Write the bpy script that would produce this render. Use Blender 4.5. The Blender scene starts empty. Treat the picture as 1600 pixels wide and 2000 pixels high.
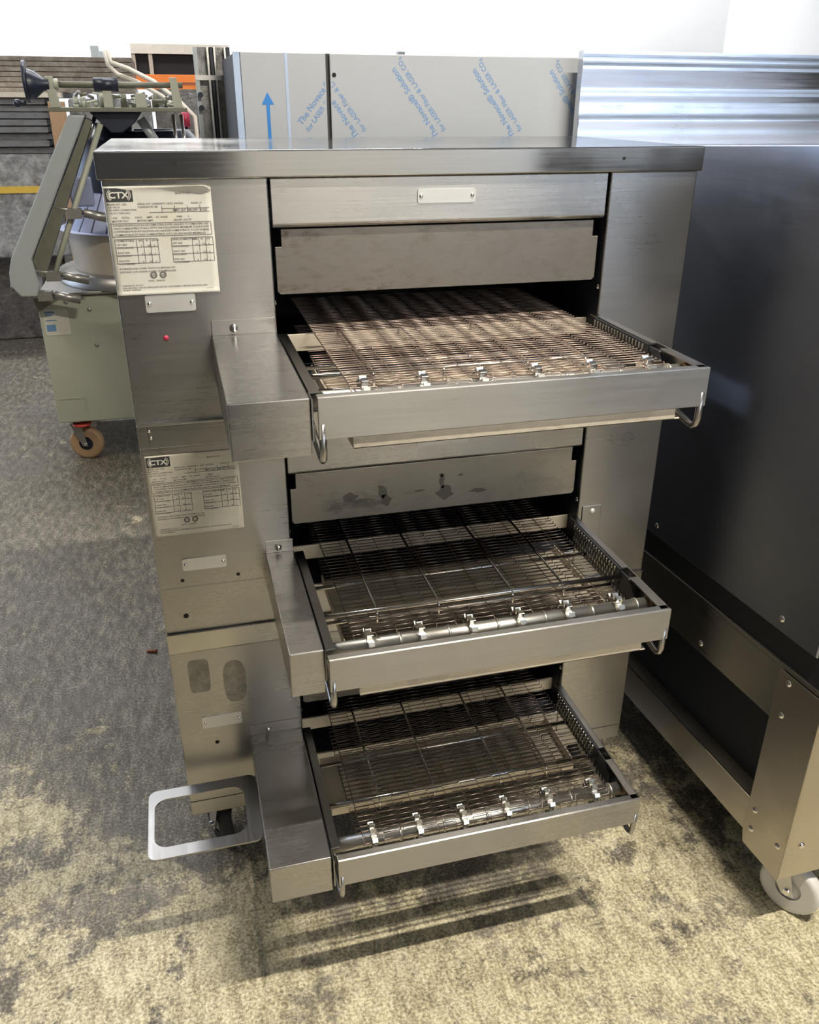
import bpy, bmesh, math, random
from mathutils import Vector, Matrix
random.seed(7)
K = 0.9          # survey units -> metres
Z0 = 0.36        # height of the survey origin above the floor
def V(x, y, z): return Vector((x*K, y*K, (z+Z0)*K))

# ------------------------------------------------------------------ camera, world, lights
C = bpy.context.scene.collection
cd = bpy.data.cameras.new('camera'); cam = bpy.data.objects.new('camera', cd); C.objects.link(cam)
cd.sensor_fit = 'HORIZONTAL'; cd.sensor_width = 36; cd.lens = 1654.57/1600*36; cd.clip_start = .02; cd.clip_end = 200
R_ = Vector((0.96617101, -0.25787532, 0.00372735)); U_ = Vector((0.10844643, 0.41933973, 0.90132878)); F_ = Vector((0.23399347, 0.87043352, -0.43311955))
m = Matrix((R_, U_, -F_)).transposed().to_4x4(); m.translation = V(0.11443456, -1.70329807, 1.48669434)
cam.matrix_world = m
bpy.context.scene.camera = cam
S = bpy.context.scene
S.view_settings.view_transform = 'Standard'; S.view_settings.look = 'None'
S.view_settings.exposure = 0.0; S.view_settings.gamma = 1.0; S.view_settings.use_curve_mapping = False
w = bpy.data.worlds.new('world'); S.world = w; w.use_nodes = True
w.node_tree.nodes['Background'].inputs['Color'].default_value = (.96, .96, 1.0, 1)
w.node_tree.nodes['Background'].inputs['Strength'].default_value = .10
def area(name, loc, rot, sx, sy, power, col):
    l = bpy.data.lights.new(name, 'AREA'); l.shape = 'RECTANGLE'; l.size = sx; l.size_y = sy; l.energy = power; l.color = col
    o = bpy.data.objects.new(name, l); C.objects.link(o); o.location = loc; o.rotation_euler = rot
    return o
WARM = (1, .925, .80); COOL = (.62, .76, 1.0)
area('tube_and_fill_light', V(1.42, -1.42, 3.9), (0, 0, 0), 1.1, .05, 215, WARM)
area('tube_and_fill_light', V(1.3, -5.2, 3.6), (math.radians(-50), 0, 0), 2.0, .3, 75, WARM)  # added lamp aimed at the front wall so the steel reflects it bright
area('tube_and_fill_light', V(4.6, .9, 3.9), (0, 0, 0), .12, 2.4, 45, WARM)
area('tube_and_fill_light', V(.5, 3.6, 3.9), (0, 0, 0), 2.4, .12, 60, (.97, .98, 1))
area('tube_and_fill_light', V(-1.0, 6.5, 4.2), (0, 0, 0), 3.4, .3, 130, (.95, .97, 1))
area('tube_and_fill_light', V(1.0, 10.6, 4.6), (math.radians(35), 0, 0), 12, .4, 420, (.97, .98, 1))  # added lamp turned on the back wall to whiten it
area('daylight_and_fill', V(-6.8, 7.5, 1.6), (0, math.radians(-90), 0), 4.0, 5.0, 230, COOL)
area('tube_and_fill_light', V(-2.6, 1.7, 3.9), (0, 0, 0), .1, 2.0, 72, WARM)  # added warm fill for the shaded floor left of the ovens
area('daylight_and_fill', V(5.2, -5.0, 3.0), (math.radians(-60), 0, 0), 4.0, .5, 130, COOL)  # no opening here: added cool lamp on the front wall, tints the riser's reflection

# ------------------------------------------------------------------ materials
def newmat(name):
    mt = bpy.data.materials.new(name); mt.use_nodes = True
    nt = mt.node_tree; b = nt.nodes['Principled BSDF']
    return mt, nt, b
def N(nt, t, **k):
    n = nt.nodes.new(t)
    for a, v in k.items(): setattr(n, a, v)
    return n
def noise(nt, vec, scale=5, detail=4, rough=.5):
    n = N(nt, 'ShaderNodeTexNoise'); n.inputs['Scale'].default_value = scale; n.inputs['Detail'].default_value = detail
    n.inputs['Roughness'].default_value = rough; nt.links.new(vec, n.inputs['Vector']); return n.outputs['Fac']
def mapping(nt, scale, rot=(0, 0, 0), loc=(0, 0, 0)):
    tc = N(nt, 'ShaderNodeTexCoord'); mp = N(nt, 'ShaderNodeMapping')
    mp.inputs['Scale'].default_value = scale; mp.inputs['Rotation'].default_value = rot; mp.inputs['Location'].default_value = loc
    nt.links.new(tc.outputs['Object'], mp.inputs['Vector']); return mp.outputs['Vector']
def ramp(nt, fac, stops):
    r = N(nt, 'ShaderNodeValToRGB'); e = r.color_ramp.elements
    while len(e) < len(stops): e.new(.5)
    for i, (p, c) in enumerate(stops):
        e[i].position = p; e[i].color = (*c, 1) if len(c) == 3 else c
    nt.links.new(fac, r.inputs['Fac']); return r.outputs['Color']
def mix(nt, fac, a, b, mode='MIX'):
    n = N(nt, 'ShaderNodeMix', data_type='RGBA', blend_type=mode)
    for s, v in ((n.inputs[0], fac), (n.inputs[6], a), (n.inputs[7], b)):
        if isinstance(v, (int, float)): s.default_value = v
        elif isinstance(v, tuple): s.default_value = (*v, 1)
        else: nt.links.new(v, s)
    return n.outputs[2]
def mrange(nt, v, a, b, c, d):
    n = N(nt, 'ShaderNodeMapRange'); nt.links.new(v, n.inputs[0])
    for i, x in enumerate((a, b, c, d)): n.inputs[i+1].default_value = x
    return n.outputs[0]
def bump(nt, b, h, strength, dist=.002, prev=None):
    n = N(nt, 'ShaderNodeBump'); n.inputs['Strength'].default_value = strength; n.inputs['Distance'].default_value = dist
    nt.links.new(h, n.inputs['Height'])
    if prev: nt.links.new(prev, n.inputs['Normal'])
    nt.links.new(n.outputs[0], b.inputs['Normal']); return n.outputs[0]

def steel(name, col, rough, axis=0, streak=.10, spots=0, bmp=.012, spotcol=(.10, .075, .05), wave=.0, metal=1.0, spotscale=26, aniso=.75):
    mt, nt, b = newmat(name)
    sc = [160.0]*3; sc[axis] = 3.0
    v1 = mapping(nt, sc); n1 = noise(nt, v1, 2.0, 5, .6)
    v2 = mapping(nt, (1, 1, 1)); n2 = noise(nt, v2, 3.2, 5, .6)
    c = mix(nt, mrange(nt, n1, .35, .65, 0, 1), tuple(x*.97 for x in col), tuple(min(1, x*1.03) for x in col))
    c = mix(nt, mrange(nt, n2, .42, .72, 0, .35), c, tuple(x*.62 for x in col))
    if spots:
        sc3 = [1.0]*3; sc3[axis] = .45
        v3 = mapping(nt, sc3); n3 = noise(nt, v3, spotscale, 8, .72)
        n4 = noise(nt, v3, 5, 4, .6)
        f = mrange(nt, n3, .49, .60, 0, spots); f2 = mrange(nt, n4, .42, .56, .25, 1)
        mm = N(nt, 'ShaderNodeMath', operation='MULTIPLY'); nt.links.new(f, mm.inputs[0]); nt.links.new(f2, mm.inputs[1])
        c = mix(nt, mm.outputs[0], c, spotcol)
        nt.links.new(mrange(nt, mm.outputs[0], 0, 1, metal, metal*.5), b.inputs['Metallic'])
    else: b.inputs['Metallic'].default_value = metal
    nt.links.new(c, b.inputs['Base Color'])
    cx_ = N(nt, 'ShaderNodeCombineXYZ')
    for q in range(3): cx_.inputs[q].default_value = 0.0 if q == axis else .7071
    nt.links.new(cx_.outputs[0], b.inputs['Tangent']); b.inputs['Anisotropic'].default_value = aniso
    r = mrange(nt, n1, .3, .7, rough-streak, rough+streak)
    rr = N(nt, 'ShaderNodeMath', operation='ADD'); nt.links.new(r, rr.inputs[0]); nt.links.new(mrange(nt, n2, .3, .7, -.05, .08), rr.inputs[1])
    nt.links.new(rr.outputs[0], b.inputs['Roughness'])
    p = None
    if wave:
        vw = mapping(nt, (1, 1, 1)); nw = noise(nt, vw, 2.5, 1, .4); p = bump(nt, b, nw, 1.0, wave)
    if bmp > .02: bump(nt, b, n1, bmp, .0006, p)
    return mt
def plain(name, col, rough=.5, metal=0.0, var=.15, bmp=0.0, scale=20):
    mt, nt, b = newmat(name)
    n1 = noise(nt, mapping(nt, (1, 1, 1)), scale, 5, .6)
    c = mix(nt, n1, tuple(x*(1-var) for x in col), tuple(min(1, x*(1+var)) for x in col))
    nt.links.new(c, b.inputs['Base Color']); b.inputs['Roughness'].default_value = rough; b.inputs['Metallic'].default_value = metal
    if bmp: bump(nt, b, n1, bmp, .003)
    return mt

M = {}
M['steel'] = steel('brushed_steel', (.42, .41, .395), .28, 0, .02, wave=.004)
M['steel_v'] = steel('brushed_steel_upright_grain', (.42, .41, .395), .28, 2, .02, wave=.004)
M['steel_y'] = steel('brushed_steel_depth_grain', (.44, .43, .42), .24, 1, .02, wave=.002)
M['steel_dirty'] = steel('baked_dirty_steel', (.27, .245, .215), .46, 0, .03, spots=.7, bmp=.05, spotscale=70, aniso=0)
M['steel_stained'] = steel('water_stained_steel', (.38, .355, .31), .46, 0, .03, spots=.75, spotcol=(.12, .11, .095), spotscale=15, aniso=0)
M['pan'] = steel('crumb_pan_steel', (.60, .54, .44), .42, 0, .03, spots=.3, wave=.006, aniso=.0, metal=.35)
M['ledge'] = steel('ledge_steel', (.50, .49, .46), .22, 0, .02, wave=.006)
M['cover'] = steel('brushed_cover_steel', (.42, .41, .405), .24, 0, .02, wave=.003)
M['lid'] = steel('lid_steel', (.44, .43, .41), .13, 0, .02, wave=.0015, aniso=.55)
M['plate'] = plain('anodised_plate', (.66, .65, .62), .45, .75, .05)
M['chrome'] = plain('bright_steel', (.80, .78, .74), .18, 1, .05)
M['satin'] = plain('satin_shaft', (.74, .72, .67), .36, 1, .04)
M['wire'] = plain('belt_wire', (.17, .14, .12), .34, .9, .3, scale=60)
M['wire_brown'] = plain('baked_belt_wire', (.30, .235, .20), .45, .75, .4, scale=40)
M['railsteel'] = steel('rail_steel', (.36, .35, .34), .34, 1, .06)
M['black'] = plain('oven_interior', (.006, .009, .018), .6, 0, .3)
M['darkmetal'] = plain('dark_bracket', (.035, .037, .045), .45, .4, .2)
M['rubber'] = plain('dark_rubber', (.02, .02, .02), .7)
M['hole'] = plain('dark_hole', (.008, .006, .006), .8)
M['print'] = plain('black_print', (.03, .03, .03), .6)
M['print_grey'] = plain('small_print', (.13, .12, .11), .7)
M['sidepanel'] = steel('dark_polished_panel', (.40, .425, .50), .34, 1, .02, bmp=.012, wave=.006)
M['sidepanel_low'] = steel('lower_brushed_panel', (.50, .48, .45), .30, 1, .05, bmp=.1)
M['post'] = steel('leg_steel', (.60, .55, .48), .33, 1, .06)
M['film'] = plain('protective_film', (.34, .355, .375), .38, 0, .03, scale=4)
M['film_gap'] = plain('gap_dark', (.03, .03, .03), .6)
M['tape'] = plain('blue_edge_film', (.36, .44, .58), .4)
M['blue'] = plain('blue_print', (.02, .17, .48), .5, 0, .08)
M['blue_text'] = plain('faded_blue_print', (.13, .24, .42), .5, 0, .1)
M['mixgreen'] = plain('grey_green_enamel', (.40, .41, .33), .42, 0, .07, scale=9)
M['mixdark'] = plain('dark_green_casting', (.17, .17, .13), .5, .3, .3)
M['mixgrey'] = plain('pale_grey_enamel', (.37, .40, .40), .35, .1, .06)
M['navy'] = plain('dark_navy_plastic', (.018, .022, .04), .35)
M['lavender'] = plain('coated_cone', (.30, .34, .50), .4, .3, .12)
M['linen'] = plain('cream_drum', (.42, .36, .28), .5, .1, .25, scale=6)
M['alloy'] = plain('cast_alloy', (.36, .35, .33), .38, .8, .25, scale=30)
M['tyre'] = plain('tan_tyre', (.42, .27, .15), .5)
M['nylon'] = plain('white_nylon', (.60, .585, .55), .4, 0, .04)
M['red'] = plain('red_paint', (.55, .06, .04), .4)
M['crimson'] = plain('crimson_plastic', (.40, .03, .07), .4)
M['orange'] = plain('orange_beam', (.85, .22, .03), .45)
M['cardboard'] = plain('cardboard', (.45, .29, .17), .8)
M['cream'] = plain('cream_strap', (.68, .62, .52), .5)
M['yellow'] = plain('yellow_strap', (.75, .50, .08), .5)
M['ceiling'] = plain('ceiling_paint', (.30, .31, .33), .9)
M['wall'] = plain('white_wall_paint', (.88, .88, .87), .85, 0, .03, scale=2)
M['rustpaint'] = plain('red_oxide', (.30, .09, .05), .6)

def paper(name, col):
    mt, nt, b = newmat(name)
    n1 = noise(nt, mapping(nt, (1, 1, 1)), 14, 5, .6)
    c = mix(nt, mrange(nt, n1, .5, .75, 0, .5), col, (col[0]*.82, col[1]*.74, col[2]*.52))
    nt.links.new(c, b.inputs['Base Color']); b.inputs['Roughness'].default_value = .42
    return mt
M['paper'] = paper('aged_sticker_paper', (.55, .535, .47))
M['paper2'] = paper('yellowed_sticker_paper', (.53, .49, .39))

def wrapmat(name, c0, c1):
    mt, nt, b = newmat(name)
    v = mapping(nt, (1, 1, 1)); n1 = noise(nt, v, 9, 8, .75); n2 = noise(nt, v, 2.5, 3, .5)
    nt.links.new(ramp(nt, n1, [(.32, c0), (.5, tuple((a+b_)/2 for a, b_ in zip(c0, c1))), (.62, c1)]), b.inputs['Base Color'])
    b.inputs['Roughness'].default_value = .22; b.inputs['Specular IOR Level'].default_value = .8
    bump(nt, b, n1, 1.0, .05)
    return mt
M['wrap'] = wrapmat('crinkled_plastic_wrap', (.16, .15, .14), (.72, .72, .72))
M['wrap_tan'] = wrapmat('wrapped_tan_load', (.26, .21, .16), (.52, .45, .37))
M['wrap_dark'] = wrapmat('wrapped_dark_load', (.05, .04, .035), (.26, .22, .18))
M['slat_grey'] = steel('weathered_grey', (.22, .225, .24), .5, 0, .1, spots=.4, metal=.3)
M['slat_tan'] = steel('pale_board', (.42, .36, .29), .6, 0, .1, metal=0)

def lined(name, c0, c1, freq):       # cone with dark radial grooves
    mt, nt, b = newmat(name)
    tc = N(nt, 'ShaderNodeTexCoord'); sp = N(nt, 'ShaderNodeSeparateXYZ'); nt.links.new(tc.outputs['Object'], sp.inputs[0])
    at = N(nt, 'ShaderNodeMath', operation='ARCTAN2'); nt.links.new(sp.outputs[1], at.inputs[0]); nt.links.new(sp.outputs[0], at.inputs[1])
    mu = N(nt, 'ShaderNodeMath', operation='MULTIPLY'); nt.links.new(at.outputs[0], mu.inputs[0]); mu.inputs[1].default_value = freq
    sn = N(nt, 'ShaderNodeMath', operation='SINE'); nt.links.new(mu.outputs[0], sn.inputs[0])
    f = mrange(nt, sn.outputs[0], .90, .97, 0, 1)
    nt.links.new(mix(nt, f, c0, c1), b.inputs['Base Color']); b.inputs['Roughness'].default_value = .4; b.inputs['Metallic'].default_value = .35
    return mt
M['grooved'] = lined('grooved_cone', (.33, .36, .50), (.03, .03, .05), 30)

def floor_mat():
    mt, nt, b = newmat('worn_painted_concrete')
    def add(a, c, op='ADD'):
        n = N(nt, 'ShaderNodeMath', operation=op)
        for i, q in enumerate((a, c)):
            if isinstance(q, (int, float)): n.inputs[i].default_value = q
            else: nt.links.new(q, n.inputs[i])
        return n.outputs[0]
    v = mapping(nt, (1, 1, 1)); v2 = mapping(nt, (1, 1, 1), loc=(5, 3, 1)); vr = mapping(nt, (1, .35, 1), (0, 0, .55))
    big = noise(nt, v, .9, 4, .6); mid = noise(nt, v, 6, 10, .78); med2 = noise(nt, v2, 2.6, 9, .75)
    fine = noise(nt, v, 150, 3, .7); f2 = noise(nt, vr, 38, 6, .75)
    grain = add(add(fine, .55, 'MULTIPLY'), add(f2, .45, 'MULTIPLY'))
    base = ramp(nt, grain, [(.40, (.050, .043, .032)), (.50, (.125, .110, .083)), (.60, (.33, .30, .235))])
    yel = ramp(nt, grain, [(.40, (.17, .145, .09)), (.49, (.38, .335, .215)), (.59, (.64, .585, .42))])
    tc = N(nt, 'ShaderNodeTexCoord'); sp = N(nt, 'ShaderNodeSeparateXYZ'); nt.links.new(tc.outputs['Object'], sp.inputs[0])
    # the yellowish coating survives mostly along the aisle in front of the ovens
    zone = mrange(nt, sp.outputs[1], 1.1, -.45, -.115, .065)
    m1 = add(add(mid, zone), mrange(nt, big, .35, .65, -.08, .08))
    col = mix(nt, mrange(nt, m1, .485, .535, 0, 1), base, yel)
    col = mix(nt, mrange(nt, med2, .525, .575, 0, .80), col, ramp(nt, grain, [(.40, (.062, .055, .045)), (.60, (.20, .18, .15))]))
    for i, (rz, s, t0) in enumerate(((.5, 1, .66), (-.75, 1.3, .67), (1.25, .9, .66), (.12, 1.1, .68), (-1.1, 1.6, .67))):
        vs = mapping(nt, (4.5*s, 110*s, 1), (0, 0, rz), (i*3.1, i, 0)); ns = noise(nt, vs, 1, 2, .5)
        col = mix(nt, mrange(nt, ns, t0+.015, t0+.06, 0, .40), col, (.52, .49, .42) if i % 2 else (.055, .048, .04))
    nt.links.new(col, b.inputs['Base Color'])
    nt.links.new(mrange(nt, mid, .3, .7, .42, .62), b.inputs['Roughness'])
    b.inputs['Specular IOR Level'].default_value = .5
    bump(nt, b, grain, .45, .002)
    return mt
M['floor'] = floor_mat()

# ------------------------------------------------------------------ mesh helpers
class MB:
    def __init__(s): s.v = []; s.f = []; s.sm = []
    def quad(s, *p, sm=False):
        n = len(s.v); s.v += [Vector(q) for q in p]; s.f.append(tuple(range(n, n+len(p)))); s.sm.append(sm); return s
    def box(s, x0, x1, y0, y1, z0, z1):
        n = len(s.v)
        s.v += [Vector((x, y, z)) for x in (x0, x1) for y in (y0, y1) for z in (z0, z1)]
        for f in ((0, 1, 3, 2), (4, 6, 7, 5), (0, 4, 5, 1), (2, 3, 7, 6), (0, 2, 6, 4), (1, 5, 7, 3)):
            s.f.append(tuple(n+i for i in f)); s.sm.append(False)
        return s
    def prism(s, pts, axis, a, b):     # pts 2D in the other two axes (cyclic order), extruded along axis
        n = len(s.v); k = len(pts)
        def P(p, c):
            q = [0, 0, 0]; o = [i for i in range(3) if i != axis]; q[axis] = c; q[o[0]] = p[0]; q[o[1]] = p[1]; return Vector(q)
        s.v += [P(p, a) for p in pts] + [P(p, b) for p in pts]
        s.f.append(tuple(n+i for i in range(k))[::-1]); s.f.append(tuple(n+k+i for i in range(k))); s.sm += [False, False]
        for i in range(k):
            j = (i+1) % k; s.f.append((n+i, n+j, n+k+j, n+k+i)); s.sm.append(False)
        return s
    def tube(s, path, r, n=8, cap=True, sm=True):
        path = [Vector(p) for p in path]; rs = r if isinstance(r, (list, tuple)) else [r]*len(path)
        b0 = len(s.v); up = None
        for i, p in enumerate(path):
            t = (path[min(i+1, len(path)-1)]-path[max(i-1, 0)])
            t.normalize()
            if up is None:
                up = Vector((0, 0, 1)) if abs(t.z) < .9 else Vector((1, 0, 0))
            a = t.cross(up)
            if a.length < 1e-4: a = t.cross(Vector((.3, 1, .2)))
            a.normalize(); c = a.cross(t).normalized(); up = c
            for k in range(n):
                an = 2*math.pi*k/n + math.pi/n; s.v.append(p + (a*math.cos(an)+c*math.sin(an))*rs[i])
        for i in range(len(path)-1):
            for k in range(n):
                k2 = (k+1) % n
                s.f.append((b0+i*n+k, b0+i*n+k2, b0+(i+1)*n+k2, b0+(i+1)*n+k)); s.sm.append(sm)
        if cap:
            s.f.append(tuple(b0+k for k in range(n))[::-1]); s.f.append(tuple(b0+(len(path)-1)*n+k for k in range(n))); s.sm += [False, False]
        return s
    def cyl(s, p0, p1, r, n=20, r2=None):
        return s.tube([p0, p1], [r, r if r2 is None else r2], n)
    def ring(s, cx, cy, z0, z1, ri, ro, n=32, axis=2, hole=True):
        def P(r, a, z):
            c, d = r*math.cos(a), r*math.sin(a)
            return {2: (cx+c, cy+d, z), 0: (z, cx+c, cy+d), 1: (cx+c, z, cy+d)}[axis]
        for k in range(n):
            a, b = 2*math.pi*k/n, 2*math.pi*(k+1)/n
            s.quad(P(ro, a, z0), P(ro, b, z0), P(ro, b, z1), P(ro, a, z1), sm=True)
            s.quad(P(ri, a, z0), P(ri, a, z1), P(ri, b, z1), P(ri, b, z0), sm=True)
            s.quad(P(ri, a, z1), P(ro, a, z1), P(ro, b, z1), P(ri, b, z1))
            s.quad(P(ri, a, z0), P(ri, b, z0), P(ro, b, z0), P(ro, a, z0))
        return s
    def dome(s, c, r, h, axis=1, sgn=-1, n=12):    # screw head bulging along sgn*axis
        prev = None; c = Vector(c)
        o = [i for i in range(3) if i != axis]
        for j in range(4):
            t = j/3*math.pi/2; rr = r*math.cos(t); hh = h*math.sin(t)
            ring = []
            for k in range(n):
                q = c.copy(); q[o[0]] += max(rr, 1e-5)*math.cos(2*math.pi*k/n); q[o[1]] += max(rr, 1e-5)*math.sin(2*math.pi*k/n); q[axis] += sgn*hh
                s.v.append(q); ring.append(len(s.v)-1)
            if prev:
                for k in range(n): s.f.append((prev[k], prev[(k+1) % n], ring[(k+1) % n], ring[k])); s.sm.append(True)
            prev = ring
        s.f.append(tuple(prev)); s.sm.append(True)
        return s
    def build(s, name, mat, parent=None, bevel=0, origin=None, tf=None, seg=2, weld=False):
        pts = [tf(p) if tf else V(*p) for p in s.v]
        og = (V(*origin) if origin is not None else None)
        if og is None:
            if parent is not None: og = parent_world(parent)
            else:
                og = sum(pts, Vector())/len(pts)
        me = bpy.data.meshes.new(name); me.from_pydata([p-og for p in pts], [], s.f)
        bm = bmesh.new(); bm.from_mesh(me)
        if weld: bmesh.ops.remove_doubles(bm, verts=bm.verts, dist=1e-5)
        bmesh.ops.recalc_face_normals(bm, faces=bm.faces)
        bm.to_mesh(me); bm.free()
        if not weld and len(me.polygons) == len(s.sm): me.polygons.foreach_set('use_smooth', s.sm)
        elif weld:
            for p in me.polygons: p.use_smooth = True
        me.materials.append(M[mat] if isinstance(mat, str) else mat)
        o = bpy.data.objects.new(name, me); C.objects.link(o)
        if parent is not None: o.parent = parent; o.location = og - parent_world(parent)
        else: o.location = og
        if bevel:
            b = o.modifiers.new('bevel', 'BEVEL'); b.width = bevel*K; b.segments = seg; b.limit_method = 'ANGLE'; b.angle_limit = math.radians(40)
        return o
def parent_world(o):
    p = Vector(o.location); q = o.parent
    while q: p += Vector(q.location); q = q.parent
    return p
def tag(o, label=None, cat=None, group=None, kind=None):
    if label: o['label'] = label
    if cat: o['category'] = cat
    if group: o['group'] = group
    if kind: o['kind'] = kind
    return o
def thing(name, at, label, cat, group=None):
    o = bpy.data.objects.new(name, None); C.objects.link(o); o.location = V(*at); o.empty_display_size = .05
    return tag(o, label, cat, group)
def empty_part(name, parent):
    o = bpy.data.objects.new(name, None); C.objects.link(o); o.parent = parent; return o

TXT = {}
def text_mb(mb, body, size, place, depth=.0, bold=0.0, squash=1.0, align='LEFT'):
    """adds flat glyph meshes; place(u, v) -> survey point"""
    key = (body, bold)
    if key not in TXT:
        cu = bpy.data.curves.new('t', 'FONT'); cu.body = body; cu.size = 1; cu.offset = bold; cu.resolution_u = 2
        ob = bpy.data.objects.new('t', cu); C.objects.link(ob)
        dg = bpy.context.evaluated_depsgraph_get(); dg.update()
        me = ob.evaluated_get(dg).to_mesh()
        TXT[key] = ([(v.co.x, v.co.y) for v in me.vertices], [tuple(p.vertices) for p in me.polygons])
        ob.evaluated_get(dg).to_mesh_clear()
        bpy.data.objects.remove(ob); bpy.data.curves.remove(cu)
    vs, fs = TXT[key]
    if not vs: return 0
    wd = max(v[0] for v in vs)*size*squash
    off = {'LEFT': 0, 'CENTER': -wd/2, 'RIGHT': -wd}[align]
    n = len(mb.v)
    for x, y in vs: mb.v.append(Vector(place(x*size*squash+off, y*size)))
    for f in fs: mb.f.append(tuple(n+i for i in f)); mb.sm.append(False)
    return wd

# ------------------------------------------------------------------ setting
def struct(name, mb, mat, **k): return tag(mb.build(name, mat, **k), kind='structure')
struct('wall_front', MB().box(-8, 9, -6.2, -6.0, -.36, 5.4), 'wall')
M['blocker_dark'] = plain('dark_blocker', (.045, .045, .05), .8)  # dark tone for the added reflection blockers
struct('reflection_blocker_left', MB().box(-8, .42, -2.55, -2.45, -.36, 2.2), 'blocker_dark')  # unseen slab added behind the camera to darken the steel's left-hand reflections
struct('reflection_blocker_right', MB().box(2.3, 8, -3.5, -3.4, -.36, 1.32), 'blocker_dark')  # unseen low slab, added so the right-hand oven fronts reflect something dark
f = struct('floor', MB().quad((-12, -8, -.36), (14, -8, -.36), (14, 16, -.36), (-12, 16, -.36)), 'floor', origin=(0, 0, -.36))
struct('wall_back', MB().box(-12, 14, 12.0, 12.2, -.36, 5.4), 'wall')
struct('ceiling', MB().box(-12, 14, -6.2, 12.0, 5.4, 5.5), 'ceiling')
struct('wall_right', MB().box(9.0, 9.2, 0, 12.0, -.36, 5.4), 'wall')

# ------------------------------------------------------------------ conveyor ovens
OL, OR = .295, 1.0008        # opening
W = 1.2; DP = .60
def screw(mb, x, z, y=0.0, r=.0065, h=.004): mb.dome((x, y, z), r, h, 1, -1)

def nameplate(root, x0, x1, z0, z1, y, label=None, tilt=0):
    def mk(p):
        cx, cz = (x0+x1)/2, (z0+z1)/2; c, s_ = math.cos(tilt), math.sin(tilt)
        dx, dz = p[0]-cx, p[2]-cz
        return V(cx+dx*c-dz*s_, p[1], cz+dx*s_+dz*c)
    rr = .004
    pts = []
    for cx, cz, a0 in ((x1-rr, z1-rr, 0), (x0+rr, z1-rr, 90), (x0+rr, z0+rr, 180), (x1-rr, z0+rr, 270)):
        for k in range(4): a = math.radians(a0+30*k); pts.append((cx+rr*math.cos(a), cz+rr*math.sin(a)))
    o = MB().prism(pts, 1, y-.0025, y).build('nameplate', 'plate', root, tf=mk)
    zc = (z0+z1)/2
    for x in (x0+.007, x1-.007):
        b = MB(); b.dome((x, y-.0025, zc), .0042, .003); b.build('rivet', 'chrome', o, tf=mk)
    return o

def caster(root, x, y, zf, zt, r, wheelmat, yaw=0, width=.03, forkmat='chrome', ringmat=None, fork_fwd=.03):
    """swivel caster: plate, fork, wheel; stands on z=zf, plate top at zt"""
    cs, sn = math.cos(yaw), math.sin(yaw)
    def tf(p):
        dx, dy, z = p; return V(x+dx*cs-dy*sn, y+dx*sn+dy*cs, z)
    P = MB(); P.box(-.045, .045, -.04, .04, zt-.008, zt); P.cyl((0, 0, zt-.008), (0, 0, zt-.024), .030, 20)
    c = P.build('caster', forkmat, root, bevel=.0015, tf=tf)
    hz = zf+r
    Fk = MB()
    for sx in (-1, 1):
        xx = sx*(width/2+.007)
        Fk.prism([(-.030, zt-.024), (.030, zt-.024), (fork_fwd+.018, hz-.012), (fork_fwd-.012, hz-.016)], 0, xx-.002, xx+.002)
    Fk.box(-width/2-.009, width/2+.009, -.030, .030, zt-.028, zt-.022)
    Fk.build('fork', forkmat, c, bevel=.001, tf=tf)
    Wh = MB(); hw = width/2
    prof = [(-hw, r*.42), (-hw, r*.80), (-hw, r*.93), (-hw*.6, r), (hw*.6, r), (hw, r*.93), (hw, r*.80), (hw, r*.42)]
    n = 36
    def lathe(mb, prof):
        for k in range(n):
            a, b = 2*math.pi*k/n, 2*math.pi*(k+1)/n
            for (w0, r0), (w1, r1) in zip(prof, prof[1:]):
                mb.quad((w0, fork_fwd+r0*math.cos(a), hz+r0*math.sin(a)), (w1, fork_fwd+r1*math.cos(a), hz+r1*math.sin(a)),
                        (w1, fork_fwd+r1*math.cos(b), hz+r1*math.sin(b)), (w0, fork_fwd+r0*math.cos(b), hz+r0*math.sin(b)), sm=True)
    lathe(Wh, prof)
    Wh.build('wheel', wheelmat, c, tf=tf, weld=True)
    H = MB(); lathe(H, [(-hw*.7, 0.0005), (-hw*.7, r*.46)]); lathe(H, [(hw*.7, 0.0005), (hw*.7, r*.46)]); lathe(H, [(-hw*1.15, .0005), (-hw*1.15, .018), (hw*1.15, .018), (hw*1.15, .0005)])
    H.build('hub', ringmat or wheelmat, c, tf=tf)
    A = MB(); A.cyl((-hw-.016, fork_fwd, hz), (hw+.016, fork_fwd, hz), .0085, 6); A.build('axle_bolt', 'chrome', c, tf=tf)
    return c

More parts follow.
